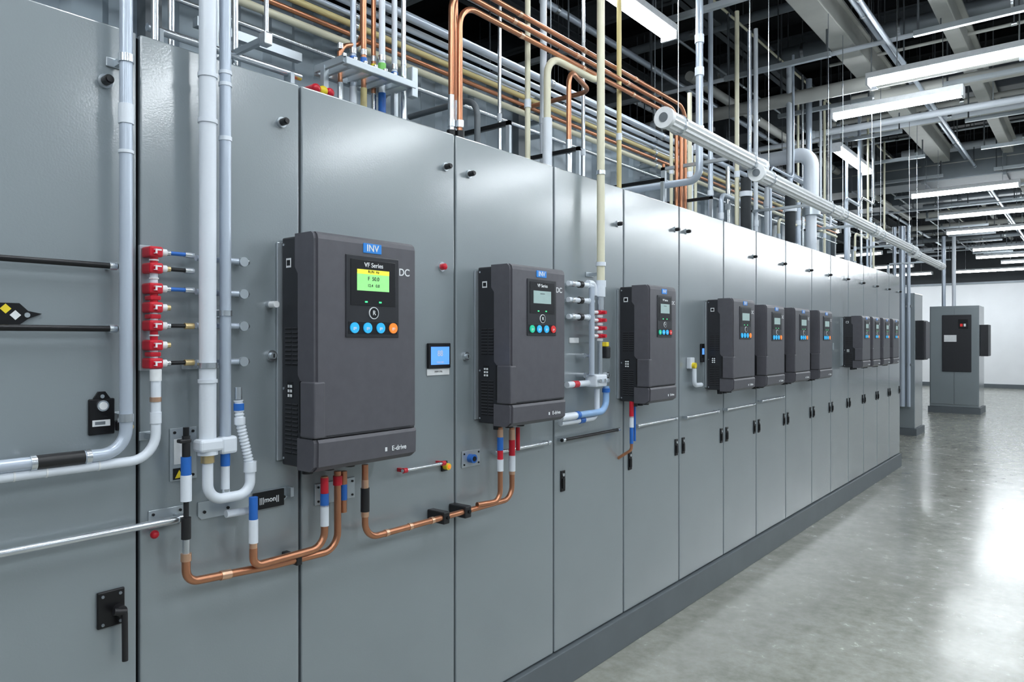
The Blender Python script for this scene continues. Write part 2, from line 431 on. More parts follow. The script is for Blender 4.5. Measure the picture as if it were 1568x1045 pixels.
# --- twin risers
def riser(px, w, x, ybot, ztop=4.4, mats="pipe_grey", coup=(), clips=()):
    p = S(px, ybot, x); r = w / 2 / F * (1100 * (DC - x) / (CT * (1677 - px)))
    b = MB(); b.cyl(p, V((x, p.y, ztop)), r, mats, 22)
    for v, ln in coup: ring(b, V((x, p.y, S(px, v, x).z)), 'z', r * 1.15, "pipe_white", ln)
    for v in clips: q = V((x, p.y, S(px, v, x).z)); standoff(b, q, r); ring(b, q, 'z', r * 1.2, "steel", .015)
    return b, p, r
b, p, r = riser(318, 25, .075, 672, mats="pipe_white", coup=((116, .012), (186, .012), (584, .01)), clips=(560,))
b.box((.055, p.y - .034, p.z - .035), (.105, p.y + .034, p.z + .0), "pipe_white", .008); ring(b, p + V((0, 0, -.03)), 'z', r * 1.2, "pipe_white", .03)
x = .075
q0 = p + V((0, 0, -.045)); q1 = S(318, 768, x); q1.y = q0.y; q2 = S(383, 768, x); q2.z = q1.z; q3 = S(383, 715, x); q4 = S(367, 645, x); q5 = S(365, 612, x)
b.tube(fillet([q0, q1, q2, q3], .045, 10), .0145, "pipe_white", 16)
ring(b, q0 + V((0, 0, -.012)), 'z', .018, "brass", .02); ring(b, q3, 'z', .018, "pipe_white", .03)
path = fillet([q3, q4, q5], .05, 6); full = []
for i in range(len(path) - 1):
    n = max(2, int((path[i + 1] - path[i]).length / .0025))
    for k in range(n): full.append(path[i].lerp(path[i + 1], k / n))
b.tube(full, [.0125 + .0018 * math.sin(k * 1.6) for k in range(len(full))], "pipe_white", 14)
b.cyl(q5, q5 + V((0, 0, .035)), .010, "steel"); ring(b, q5.lerp(q4, .35), 'z', .0145, "blue_tape", .02)
ring(b, q4, 'z', .0155, "pipe_white", .02)
b.build("conduit_pipe")
b, p, r = riser(345, 17, .06, 668, coup=((112, .01), (213, .012), (130, .01)), clips=(480,))
b.box((.045, p.y - .022, p.z - .05), (.08, p.y + .028, p.z), "pipe_white", .008)
q0 = p + V((0, 0, -.05)); b.cyl(q0, q0 + V((0, 0, -.035)), .013, "blue_tape"); b.cyl(q0 + V((0, 0, -.035)), q0 + V((0, 0, -.10)), .012, "pipe_white")
b.cyl(q0 + V((0, 0, -.10)), q0 + V((0, 0, -.125)), .014, "steel")
b.build("conduit_pipe")

# --- backing plates
def plate(a, c, m="steel_plate", t=.005, x=0.0006, holes=True):
    p = S(*a, 0); q = S(*c, 0)
    b = MB(); b.box((x, p.y, q.z), (x + t, q.y, p.z), m, .0015)
    if holes:
        for yy in (p.y + .012, q.y - .012):
            for zz in (p.z - .012, q.z + .012): b.cyl((x + t, yy, zz), (x + t + .003, yy, zz), .004, "black_metal", 10)
    return b, p, q
b, p, q = plate((259, 657), (300, 732))
b.box((.006, p.y + .01, p.z - .10), (.0075, p.y + .035, p.z - .03), "white_mark"); b.box((.006, p.y + .008, q.z + .004), (.008, p.y + .04, q.z + .035), "black_metal"); b.prism([(p.y + .012, q.z + .008), (p.y + .036, q.z + .008), (p.y + .024, q.z + .03)], .008, .009, "yellow_paint")
b.build("mounting_plate")
b, p, q = plate((226, 783), (281, 800)); b.build("mounting_plate")
p = S(302, 770); q = S(442, 750); zl = S(302, 797).z
b = MB(); b.prism([(p.y, p.z), (p.y, zl + .01), (p.y + .01, zl), (q.y - .03, zl), (q.y, zl + .025), (q.y, p.z)], .0006, .0056, "steel_plate")
for t in (.06, .3, .62, .93): b.cyl((.0056, p.y + (q.y - p.y) * t, zl + .02), (.009, p.y + (q.y - p.y) * t, zl + .02), .0045, "black_metal", 10)
b.box((.0056, q.y - .012, zl + .02), (.03, q.y, p.z), "steel_plate", .002); b.build("mounting_plate")
b, p, q = plate((385, 756), (432, 773), x=.007, m="black_metal", holes=False)
o = b.build("equipment_label"); text(o, "|||mon||", (.0126, (p.y + q.y) / 2, (p.z + q.z) / 2), .022, "white_mark")
b, p, q = plate((481, 742), (542, 762)); b.build("mounting_plate")
b, p, q = plate((706, 692), (734, 712)); b.cyl((.005, S(718, 702).y, S(718, 702).z), (.03, S(718, 702).y, S(718, 702).z), .018, "blue_tape"); b.cyl((.03, S(718, 702).y, S(718, 702).z), (.033, S(718, 702).y, S(718, 702).z), .010, "black_metal"); b.build("isolation_valve")

# --- valve branch + blue taped drops + copper
def seq(b, px, segs, x):
    for v0, v1, r, m in segs:
        a = S(px, v0, x); c = S(px, v1, x); c.y = a.y; b.cyl(a, c, r, m, 16)
x = .07
b = MB()
seq(b, 285, [(655, 690, .008, "black_metal"), (668, 700, .0105, "black_rubber"), (700, 732, .0135, "blue_tape"), (728, 768, .0145, "pipe_white"), (768, 795, .007, "black_rubber"), (793, 826, .0125, "black_rubber"), (822, 858, .0095, "steel")], x)
q = S(285, 676, x); b.box((x - .01, q.y - .022, q.z - .004), (x + .012, q.y + .010, q.z + .006), "black_rubber", .003)
c0 = S(285, 854, x); c5 = S(517, 722, x); c4 = S(517, 810, x); c4.y = c5.y
c3 = V((x, c4.y, S(517, 842, x).z)); c2 = V((x, S(420, 800, x).y, S(420, 866, x).z)); cb = V((x, c0.y, S(285, 893, x).z))
b.tube(fillet([c0, cb, c2, c3, c5], .055), .0115, "copper", 16)
ring(b, c0, 'z', .014, "copper_joint", .02)
dd = (c2 - cb).normalized(); ring(b, cb.lerp(c2, .42), dd, .0135, "copper_joint", .03)
ring(b, c5 + V((0, 0, -.03)), 'z', .015, "red_plastic", .03)
q = c2.lerp(c3, .35); b.box((.001, q.y - .012, q.z - .016), (x + .014, q.y + .008, q.z + .014), "black_rubber", .003)
b.build("copper_pipe")
b = MB(); x = .088
seq(b, 388, [(762, 800, .0125, "blue_tape"), (796, 832, .0135, "pipe_white"), (830, 845, .011, "copper_joint")], x)
e0 = S(388, 840, x); e1 = S(388, 868, x); e1.y = e0.y; e2 = S(497, 838, x); e3 = S(497, 730, x); e2.y = e3.y
b.tube(fillet([e0, e1, e2, e3], .05), .0115, "copper", 16)
seq(b, 497, [(732, 756, .0125, "red_plastic"), (756, 776, .0135, "blue_tape"), (774, 806, .0135, "pipe_white")], x)
b.cyl(S(346, 788, .05), S(384, 782, .05), .011, "pipe_white"); b.cyl(S(384, 782, .05), S(388, 770, x), .010, "pipe_white")
b.build("copper_pipe")
b = MB(); x = .075
seq(b, 526, [(722, 742, .012, "copper"), (742, 766, .012, "blue_tape"), (764, 785, .011, "copper")], .06); b.build("pipe_stub")
b = MB()
g0 = S(559, 712, x); g1 = S(559, 826, x); g1.y = g0.y; g3 = S(784, 764, x); g4 = S(784, 655, x); g3.y = g4.y
b.tube(fillet([g0, g1, g3, g4], .055), .011, "copper", 16)
seq(b, 559, [(748, 784, .015, "black_rubber"), (735, 748, .012, "copper_joint"), (782, 792, .013, "copper_joint")], x)
seq(b, 784, [(658, 674, .013, "copper_joint"), (674, 702, .0135, "red_plastic"), (698, 722, .0145, "pipe_white"), (720, 727, .013, "copper_joint")], x)
dd = (g3 - g1).normalized()
for t_ in (.08, .22, .36): ring(b, g1.lerp(g3, t_ + .04), dd, .0128, "copper_joint", .014)
for px, s_ in ((681, .02), (714, .022)):
    t_ = (S(px, 780, x).y - g1.y) / (g3.y - g1.y); q = g1.lerp(g3, t_)
    b.box((.001, q.y - s_, q.z - .024), (x + .016, q.y + s_ * .6, q.z + .022), "black_rubber", .004)
    b.cyl((x + .016, q.y, q.z), (x + .021, q.y, q.z), .007, "black_metal")
b.build("copper_pipe")
b = MB(); x = .095
h0 = S(766, 655, x); h1 = S(766, 768, x); h1.y = h0.y; h2 = S(735, 782, x)
b.tube(fillet([h0, h1, V((.08, h2.y, g1.lerp(g3, .85).z + .014))], .04), .0105, "copper", 16)
seq(b, 766, [(658, 670, .012, "copper_joint"), (670, 690, .013, "blue_tape"), (690, 706, .012, "red_plastic"), (704, 722, .0135, "pipe_white")], x)
b.build("copper_pipe")
b = MB(); seq(b, 793, [(655, 690, .009, "red_plastic")], .06); b.build("pipe_stub")
b = MB(); x = .075
seq(b, 967, [(615, 640, .012, "red_plastic"), (638, 655, .012, "pipe_white"), (655, 680, .010, "blue_tape")], x)
a0 = S(967, 678, x); b.tube(fillet([a0, V((x, a0.y, a0.z - .04)), V((.0, a0.y - .01, a0.z - .09))], .03), .008, "copper"); b.cyl(S(972, 618, x), S(972, 676, x), .006, "blue_tape"); b.build("copper_pipe")

# --- pipework group between second and third drive
b = MB(); x = .07
ptop = S(920, 430, x); rr = 6.2 / F * (1100 * (DC - x) / (CT * (1677 - 920)))
b.cyl(V((x, ptop.y, 4.4)), ptop, rr, "pipe_cream", 16); q = S(920, 405, x); ring(b, q, 'z', rr * 1.25, "pipe_white", .02)
q = S(920, 265, x); ring(b, q, 'z', rr * 1.2, "steel", .02)
b.cyl(ptop + V((0, 0, 0)), S(920, 440, x), rr * 1.3, "pipe_white"); standoff(b, S(920, 420, x), rr)
b.build("conduit_pipe")
b = MB()
def vseg(px, v0, v1, r, m, x=.07): 
    a = S(px, v0, x); c = S(px, v1, x); c.y = a.y; b.cyl(a, c, r, m)
vseg(919, 438, 455, rr * 1.3, "pipe_white"); vseg(919, 455, 475, rr, "steel"); 
for v in (479, 491, 503, 515): 
    q = S(918, v, .07); b.box((.05, q.y - .020, q.z - .010), (.092, q.y + .020, q.z + .010), "red_plastic", .004)
    b.cyl((.092, q.y, q.z), (.108, q.y, q.z), .009, "red_plastic"); ring(b, q + V((0, 0, -.018)), 'z', .017, "white_mark", .012)
    b.cyl((.07, q.y - .055, q.z), (.07, q.y - .02, q.z), .008, "white_mark"); b.cyl((.07, q.y + .02, q.z), (.07, q.y + .045, q.z), .008, "white_mark")
vseg(919, 470, 575, .013, "steel"); vseg(906, 440, 575, .014, "pipe_grey")
q = S(927, 540, .08); b.box((.06, q.y - .02, q.z - .03), (.10, q.y + .02, q.z + .03), "black_rubber", .006)
q = S(925, 528, .08); b.box((.06, q.y - .012, q.z - .01), (.102, q.y + .012, q.z + .012), "yellow_paint", .003)
q = S(915, 583, .07); b.box((.03, q.y - .055, q.z - .03), (.10, q.y + .045, q.z + .03), "pipe_white", .008); 
for dy in (-.04, 0, .03): b.cyl((.10, q.y + dy, q.z), (.115, q.y + dy, q.z), .010, "steel")
for v in (434, 459, 485): 
    a = S(870, v, .06); c = S(908, v, .06); c.z = a.z; b.cyl(a, c, .012, "pipe_white"); ring(b, a + V((0, .03, 0)), 'y', .016, "steel", .02); ring(b, c + V((0, -.04, 0)), 'y', .015, "pipe_white", .02)
    b.box((.0005, a.y + .06, a.z - .008), (.06, a.y + .075, a.z + .008), "steel_plate")
    b.cyl((.06, a.y + .09, a.z), (.06, a.y + .115, a.z), .017, "black_metal")
c = S(905, 434, .06); b.tube(fillet([c - V((0, .03, 0)), c + V((0, .03, 0)), c + V((0, .03, -.06))], .03), .0145, "pipe_white")
for v in (545, 575): q = S(893, v, .04); b.cyl((0, q.y, q.z), (.05, q.y, q.z), .013, "steel"); b.cyl((.05, q.y, q.z), (.05, q.y + .06, q.z), .009, "steel")
b.build("valve_manifold")
b = MB()
a0 = S(928, 592, .08); a1 = S(928, 630, .08); a1.y = a0.y; a2 = S(862, 640, .08); a2.z = a1.z
b.tube(fillet([a0, a1, a2], .06), .016, "blue_pipe"); ring(b, a0 + V((0, 0, -.02)), 'z', .02, "blue_tape", .02)
b.cyl(a2 + V((0, .10, 0)), a2 + V((0, -.02, 0)), .0175, "pipe_white"); ring(b, a2 + V((0, .12, 0)), 'y', .019, "blue_tape", .02)
b.build("coolant_hose")
b = MB()
a0 = S(914, 596, .06); a1 = S(914, 640, .06); a1.y = a0.y; a2 = S(858, 652, .06); a2.z = a1.z
b.tube(fillet([a0, a1, a2], .05), .014, "pipe_white"); b.cyl(a1 + V((0, -.16, 0)), a1 + V((0, -.12, 0)), .0165, "blue_tape"); b.build("coolant_hose")
b = MB(); a = S(868, 590, .05); c = S(903, 588, .05); c.z = a.z; b.cyl(a, c, .015, "pipe_white"); b.cyl(a + V((0, .05, 0)), a + V((0, .09, 0)), .017, "red_plastic"); b.box((.0005, a.y + .05, a.z - .01), (.05, a.y + .07, a.z + .01), "steel_plate"); b.build("pipe_stub")

# --- small devices on doors
def device(c, fn, name):
    b = MB(); p = S(*c); fn(b, p); return b.build(name)
def redbtn(b, p):
    b.cyl((0, p.y, p.z), (.006, p.y, p.z), .019, "steel", 24); b.cyl((.006, p.y, p.z), (.02, p.y, p.z), .0125, "red_plastic", 24); b.ball((.02, p.y, p.z), .0125, "red_plastic", sc=(.4, 1, 1))
device((676, 409), redbtn, "indicator_button")
def redknob(b, p): b.cyl((0, p.y, p.z), (.02, p.y, p.z), .006, "steel"); b.ball((.022, p.y, p.z), .0115, "red_plastic")
device((231, 817), redknob, "round_knob")
def lock(b, p): b.cyl((0, p.y, p.z), (.012, p.y, p.z), .017, "steel"); b.cyl((.012, p.y, p.z), (.02, p.y, p.z), .010, "steel_plate"); b.box((.02, p.y - .002, p.z - .006), (.021, p.y + .002, p.z + .006), "black_metal")
device((414, 545), lock, "cam_lock"); device((712, 546), lock, "cam_lock"); device((928, 575), lock, "cam_lock")
def stub(b, p): b.cyl((0, p.y, p.z), (.015, p.y, p.z), .012, "steel"); b.cyl((.015, p.y, p.z), (.045, p.y, p.z), .010, "white_mark")
device((411, 467), stub, "sensor_stub")
def ytag(b, p): b.box((.001, p.y - .016, p.z - .02), (.008, p.y + .016, p.z + .02), "black_metal", .002); b.cyl((.008, p.y, p.z), (.03, p.y, p.z), .013, "yellow_paint"); b.cyl((.03, p.y, p.z), (.034, p.y, p.z), .007, "btn_orange")
device((679, 714), ytag, "rotary_knob")
p = S(653, 526); q = S(687, 574); zc = S(653, 565).z
b = MB()
b.box((.0005, p.y, zc), (.012, q.y, p.z), "drive_black", .003)
b.box((.012, p.y + .012, zc + .014), (.0135, q.y - .010, p.z - .014), "lcd_blue")
b.box((.0005, p.y, q.z), (.004, q.y, zc - .002), "white_mark", .001)
o = b.build("touch_display_panel")
text(o, "88", (.0137, (p.y + q.y) / 2, (p.z + zc) / 2 + .008), .03, "white_mark"); text(o, "man set", (.0137, (p.y + q.y) / 2, zc + .024), .012, "white_mark"); text(o, "DRIVE CTRL", (.0042, (p.y + q.y) / 2, (q.z + zc) / 2), .008, "drive_black")
# gauge plate on first door
p = S(134, 612); q = S(174, 664); b = MB(); yc2 = (p.y + q.y) / 2
b.box((.0005, p.y, q.z), (.008, q.y, p.z), "black_metal", .003); b.prism([(yc2 - .02, p.z), (yc2 + .02, p.z), (yc2 + .008, p.z + .018), (yc2 - .008, p.z + .018)], .0005, .008, "black_metal")
b.cyl((.008, yc2, p.z - .018), (.016, yc2, p.z - .018), .014, "steel", 24); b.cyl((.016, yc2, p.z - .018), (.018, yc2, p.z - .018), .010, "white_mark", 24)
b.cyl((.008, yc2, p.z + .006), (.011, yc2, p.z + .006), .005, "steel")
b.box((.008, p.y + .008, q.z + .022), (.0095, q.y - .012, q.z + .038), "white_mark"); b.box((.0095, p.y + .014, q.z + .026), (.010, q.y - .024, q.z + .034), "duct_grey")
b.build("gauge_plate")
p = S(188, 652); b = MB(); b.box((.0005, p.y - .02, p.z - .012), (.012, p.y + .02, p.z + .012), "black_metal", .003); b.cyl((.012, p.y, p.z), (.05, p.y, p.z), .007, "brass"); b.build("pipe_clamp")
# hazard tag
b = MB(); a = S(-25, 463); c = S(36, 463); t = S(63, 483); d_ = S(-25, 497)
b.prism([(a.y, d_.z), (c.y - .01, d_.z), (c.y + .008, S(50, 489).z), (t.y, t.z + .003), (c.y + .008, S(50, 477).z), (c.y - .01, a.z), (a.y, a.z)], .0005, .006, "black_metal")
for cx, cy, r_, m_ in ((7, 473, .0115, "yellow_paint"), (22, 483, .0115, "white_mark")):
    q = S(cx, cy); b.prism([(q.y - r_, q.z), (q.y, q.z - r_), (q.y + r_, q.z), (q.y, q.z + r_)], .006, .0075, m_)
q = S(40, 483); b.cyl((.006, q.y, q.z), (.009, q.y, q.z), .006, "steel_plate"); b.build("warning_tag")
# lever handle
p = S(147, 907); q = S(189, 953); b = MB()
b.box((.0005, p.y, q.z), (.010, q.y, p.z - .003), "black_metal", .003)
for yy in (p.y + .012, q.y - .012):
    for zz in (p.z - .015, q.z + .010): b.cyl((.010, yy, zz), (.013, yy, zz), .004, "duct_grey", 10)
hy = S(178, 935).y; hz = S(178, 932).z
b.cyl((.010, hy, hz), (.034, hy, hz), .014, "black_rubber"); b.cyl((.034, hy - .02, hz + .004), (.034, hy + .01, hz - .004), .009, "black_rubber")
ze = S(184, 1015, .035).z
b.tube(fillet([(.034, hy - .012, hz), (.036, hy + .006, hz), (.036, hy + .007, ze)], .012, 5), .0075, "black_rubber"); b.build("door_handle")
p = S(1054, 560); b = MB(); b.box((.0005, p.y - .03, p.z - .02), (.03, p.y + .03, p.z + .05), "pipe_white", .005); b.cyl((.03, p.y, p.z), (.05, p.y, p.z), .018, "yellow_paint")
a = S(1052, 592, .04); b.tube(fillet([(.04, p.y, p.z - .02), (.04, p.y, a.z), (.04, p.y + .10, a.z)], .03), .014, "pipe_white"); b.build("junction_box")
p = S(1074, 541); b = MB(); b.box((.0005, p.y - .025, p.z - .06), (.012, p.y + .025, p.z + .06), "drive_black", .003); b.box((.012, p.y - .014, p.z - .01), (.014, p.y + .014, p.z + .03), "lcd_blue"); b.build("touch_display_panel")
p = S(878, 522); b = MB(); b.box((.0005, p.y - .04, p.z - .012), (.006, p.y + .04, p.z + .014), "white_mark", .002); b.build("equipment_label")

# ------------------------------------------------------------------ fluted tubes, unlit lamp fixtures, hung above the aisle edge
def fluted(px0, px1, k, x, name="linear_light_tube"):
    y0 = Sy(px0, x); y1 = Sy(px1, x); z = H + k * (DC - x) / CT; b = MB(); R = .047
    n = 24; poly = []
    for i in range(n):
        a = 2 * math.pi * i / n; rr = R * (1.0 if i % 2 else .86); poly.append((x + rr * math.cos(a), z + rr * math.sin(a)))
    b.prism(poly, y0 + .02, y1 - .02, "white_mark", axis='y')
    for a, c in ((y0, y0 + .03), (y1 - .03, y1)): b.cyl((x, a, z), (x, c, z), R * 1.12, "white_mark", 24)
    b.cyl((x, y0 - .004, z), (x, y0, z), R * .5, "duct_grey", 20)
    for t in (.12, .85):
        yy = y0 + (y1 - y0) * t
        b.cyl((x, yy - .008, z), (x, yy + .008, z), R * 1.1, "steel", 20); b.cyl((x, yy, z + R), (x, yy, RZ), .003, "steel", 6)
    yy = y0 + (y1 - y0) * .9
    b.box((-.3, yy - .012, TOP), (-.27, yy + .012, z + R + .02), "steel_plate"); b.box((-.3, yy - .012, z + R), (x + .01, yy + .012, z + R + .02), "steel_plate")
    b.build(name)
fluted(1016, 1166, .515, .33); fluted(1158, 1283, .492, .36); fluted(1282, 1343, .495, .34); fluted(1340, 1400, .49, .34); fluted(1398, 1442, .475, .34)

# ------------------------------------------------------------------ pipework above the cabinets
def runpipe(pts, r, m, bend=.08):
    b = MB(); b.tube(fillet(pts, bend), r, m, 16); return b
for k, pa, pz, x in ((.530, 704, 1043, -.12), (.548, 691, 1036, -.14), (.566, 697, 1049, -.18)):
    z = H + k * (DC - x) / CT; ya = Sy(pa, x); yb = Sy(pz, x)
    b = runpipe([(x, ya, TOP), (x, ya, z), (x, yb, z), (x, yb, TOP)], .0125, "copper", .10)
    for t in (.2, .45, .7): ring(b, V((x, ya + (yb - ya) * t, z)), 'y', .0145, "copper_joint", .025)
    if pa != 704: b.cyl((x, ya, TOP), (x, ya, TOP + .22), .0145, "steel")
    ring(b, V((x, ya, TOP + .04)), 'z', .02, "black_metal", .06); ring(b, V((x, ya, TOP + .10)), 'z', .018, "steel", .03)
    b.build("copper_pipe")
x = -.16; b = runpipe([(x, Sy(731, x), TOP), (x, Sy(731, x), S(731, 150, x).z), (-.6, Sy(731, x), S(731, 150, x).z)], .014, "plinth_paint"); b.build("conduit_pipe")
for px, x, r, m, zt in ((808, -.2, .014, "pipe_cream", 4.6), (948, -.15, .014, "pipe_yellow", 4.6), (1056, -.25, .016, "pipe_cream", 3.4), (832, -.3, .018, "pipe_white", 4.6), (765, -.45, .010, "steel", 4.6), (1016, -.4, .010, "copper", 2.9), (1028, -.3, .012, "pipe_cream", 3.1), (893, -.5, .012, "steel", 4.6), (1142, -.2, .04, "wall_dark", 2.95), (1210, -.15, .045, "wall_dark", 2.95), (1088, -.4, .02, "pipe_grey", 4.6)):
    b = MB(); y = Sy(px, x); b.cyl((x, y, TOP - .002), (x, y, zt), r, m, 16); ring(b, V((x, y, TOP + .02)), 'z', r * 1.5, "steel", .04); ring(b, V((x, y, TOP + .35)), 'z', r * 1.25, "pipe_white", .04)
    b.build("conduit_pipe")
x = -.12; y = Sy(838, x); z = S(838, 85, x).z; b = runpipe([(x, y, TOP), (x, y, z), (x, y + .5, z), (x, y + .5, 4.6)], .018, "pipe_cream", .1); ring(b, V((x, y, TOP + .15)), 'z', .024, "pipe_white", .25); b.build("conduit_pipe")
x = -.10; y = Sy(871, x); z = S(871, 105, x).z; b = runpipe([(x, y, TOP), (x, y, z), (x - .1, y + .35, z), (-.7, y + .35, z)], .013, "copper", .09); b.cyl((x, y, TOP), (x, y, TOP + .2), .016, "steel"); b.build("copper_pipe")
x = .10; y = Sy(1071, x); z = S(1071, 276, x).z; b = runpipe([(x, y, 4.4), (x, y, z), (-.65, y, z)], .022, "pipe_grey", .07)
for v in (60, 110, 200): ring(b, V((x, y, S(1071, v, x).z)), 'z', .028, "pipe_white", .05)
b.box((-.66, y - .03, TOP - .02), (-.62, y + .03, z + .03), "steel_plate"); b.build("conduit_pipe")
for k, x, r, m in ((.452, -.66, .016, "pipe_white"), (.437, -.66, .013, "pipe_grey"), (.424, -.66, .015, "pipe_yellow"), (.410, -.66, .012, "copper"), (.396, -.66, .017, "pipe_cream"), (.470, -.6, .022, "pipe_grey"), (.37, -.66, .011, "steel")):
    z = H + k * (DC - x) / CT; b = MB(); b.cyl((x, -1.4, z), (x, 10.0, z), r, m, 16)
    for i in range(8):
        yy = -.8 + i * 1.45; ring(b, V((x, yy, z)), 'y', r * 1.25, "steel", .03); b.box((-.79, yy - .012, z - .012), (x, yy + .012, z + .012), "steel_plate") if z < 3.16 else b.cyl((x, yy, z), (x, yy, RZ), .004, "beam_grey", 6)
    b.build("service_pipe")
# cable bracket with coloured drops, over third cabinet
b = MB(); x = -.06
y0 = Sy(505, x); y1 = Sy(612, x); z = S(560, 118, x).z
for xx in (-.14, .02): b.box((xx - .012, y0, z - .02), (xx + .012, y1, z + .006), "steel_plate", .003)
yy = y0
while yy <= y1: b.box((-.14, yy - .006, z - .012), (.02, yy + .006, z + .012), "steel_plate"); b.cyl((.02, yy, z + .006), (.02, yy, z + .016), .008, "steel", 10); yy += .045
b.box((.0, y1 - .02, z - .05), (.03, y1 + .01, z + .06), "steel_plate", .003); b.box((-.1, y0 - .01, TOP - .001), (-.08, y0 + .01, z), "steel_plate"); b.box((-.1, y1 - .01, TOP - .001), (-.08, y1 + .01, z), "steel_plate")
b.build("pipe_support_bracket")
for i, (px, x, r, m, lo) in enumerate(((521, -.11, .009, "copper", "copper"), (541, -.11, .011, "pipe_grey", "blue_tape"), (557, -.09, .010, "copper", "blue_tape"), (572, -.11, .009, "copper", "yellow_paint"), (585, -.08, .012, "pipe_white", "green_paint"), (604, -.11, .011, "pipe_white", "blue_tape"), (618, -.05, .009, "steel", "steel"))):
    b = MB(); y = Sy(px, x); 
    if i == 0: b.tube(fillet([(x, y, TOP - .001), (x, y, z + .10), (x, y + .10, z + .14), (x, y + .10, 4.5)], .05), r, m)
    else: b.cyl((x, y, TOP - .001), (x, y, 4.5), r, m)
    b.cyl((x, y, z + .02), (x, y, z + .08), r * 1.25, lo); b.cyl((x, y, z + .09), (x, y, z + .11), r * 1.2, "steel"); b.cyl((x, y, TOP), (x, y, z - .03), r * 1.2, ["steel", "pipe_white", "pipe_yellow", "steel", "blue_tape", "pipe_white", "steel"][i]); b.build("service_pipe")
b = MB()
for px, m in ((478, "red_plastic"), (489, "yellow_paint"), (499, "red_plastic")):
    y = Sy(px, -.08); b.cyl((-.25, y, TOP + .03), (-.06, y, TOP + .03), .017, m); b.ball((-.06, y, TOP + .03), .017, m); 
b.box((-.22, Sy(474, -.08), TOP), (-.1, Sy(503, -.08), TOP + .02), "black_metal"); b.build("cable_gland_row")
b = MB(); p = S(408, 60, .02)
b.box((-.3, p.y - .008, p.z - .008), (p.x, p.y + .008, p.z + .012), "steel_plate", .003); b.box((p.x - .02, p.y - .014, p.z - .02), (p.x + .012, p.y + .014, p.z + .02), "steel", .004); b.cyl((p.x, p.y, p.z), (p.x, p.y, 4.5), .007, "steel"); b.cyl((-.28, p.y, TOP), (-.28, p.y, 4.5), .012, "steel_plate"); b.box((-.3, Sy(300, -.28), p.z + .1), (-.27, Sy(460, -.28), p.z + .13), "steel_plate"); b.build("pipe_support_bracket")
b = MB(); 
for px, x in ((237, -.1), (262, -.2), (360, -.2)): y = Sy(px, x); b.cyl((x, y, TOP), (x, y, 4.5), .010, "steel")
b.cyl((-.15, Sy(225, -.15), 2.56), (-.15, Sy(460, -.15), 2.56), .012, "steel"); b.box((-.17, Sy(240, -.15), TOP), (-.13, Sy(246, -.15), 2.56), "steel_plate"); b.box((-.17, Sy(440, -.15), TOP), (-.13, Sy(446, -.15), 2.56), "steel_plate"); b.build("pipe_support_bracket")
b = MB()
for y in (2.45, 3.0, 3.9, 4.6):
    b.box((-.5, y - .008, 2.60), (-.02, y + .008, 2.62), "black_metal"); b.box((-.5, y - .008, TOP), (-.48, y + .008, 2.62), "black_metal"); b.box((-.04, y - .008, TOP), (-.02, y + .008, 2.62), "steel_plate")
b.build("pipe_support_bracket")
b = MB(); y = 5.0; i = 0
cols = ["pipe_white", "pipe_cream", "pipe_grey", "pipe_cream", "steel", "pipe_white", "pipe_grey"]
while y < 10.3:
    x = random.uniform(-.5, -.08); r = random.choice((.012, .018, .03, .014)); zt = random.uniform(2.75, 3.4); zz = random.choice((0, 1))
    m = cols[i % 7]
    if zz: b.tube(fillet([(x, y, TOP - .001), (x, y, zt), (x, y + .6, zt), (x, y + .6, 4.3)], .07), r, m, 12)
    else: b.cyl((x, y, TOP - .001), (x, y, random.choice((3.1, 4.3))), r, m, 12)
    b.cyl((x, y, TOP), (x, y, TOP + .07), r * 1.5, "steel", 12); b.cyl((x, y, zt - .2), (x, y, zt - .15), r * 1.3, "pipe_white", 12)
    y += random.uniform(.16, .32); i += 1
b.build("riser_pipework")

# ------------------------------------------------------------------ overhead structure
b = MB()
def ibeam_x(y, z, h=.22, w=.14):
    b.box((RX0, y - w / 2, z), (RX1, y + w / 2, z + .015), "beam_grey"); b.box((RX0, y - w / 2, z + h), (RX1, y + w / 2, z + h + .015), "beam_grey"); b.box((RX0, y - .008, z), (RX1, y + .008, z + h), "beam_grey")
def ibeam_y(x, z, h=.22, w=.14):
    b.box((x - w / 2, RY0, z), (x + w / 2, RY1, z + .015), "beam_grey"); b.box((x - w / 2, RY0, z + h), (x + w / 2, RY1, z + h + .015), "beam_grey"); b.box((x - .008, RY0, z), (x + .008, RY1, z + h), "beam_grey")
y = 2.0
while y < 28.5: ibeam_x(y, 4.95); y += 2.2
for x in (-4.2, -2.4, -.9, 2.4, 3.9): ibeam_y(x, 4.7)
y = -3.6
while y < 29: b.box((RX0, y, 5.2), (RX1, y + .05, RZ), "roof_dark"); y += .55
b.build("roof_beams")
b = MB()
b.box((.17, 2.5, 4.20), (.37, 11.9, 4.38), "beam_cream", .01); b.box((.14, 2.5, 4.38), (.40, 11.9, 4.40), "beam_cream")
b.box((.98, 2.5, 4.25), (1.10, 28, 4.40), "beam_cream", .01); b.box((.94, 2.5, 4.40), (1.14, 28, 4.42), "beam_cream")
b.box((1.55, 2.5, 4.25), (1.65, 28, 4.35), "beam_cream", .01)
for xx in (.27, 1.04, 1.6):
    for yy in (3.2, 5.6, 8.0, 10.4): b.cyl((xx, yy, 4.35), (xx, yy, RZ), .01, "steel", 8)
b.build("support_channel")
def bigduct(y, z, wy, hz, m="duct_grey"):
    b = MB(); b.box((RX0, y, z), (RX1, y + wy, z + hz), m, .01)
    for xx in range(-5, 6): b.box((xx - .02, y - .03, z - .03), (xx + .02, y + wy + .03, z + hz + .03), m)
    for xx in (-4, -1.5, 1, 3.5): b.cyl((xx, y + wy / 2, z + hz), (xx, y + wy / 2, RZ), .01, "steel", 8)
    b.build("ventilation_duct")
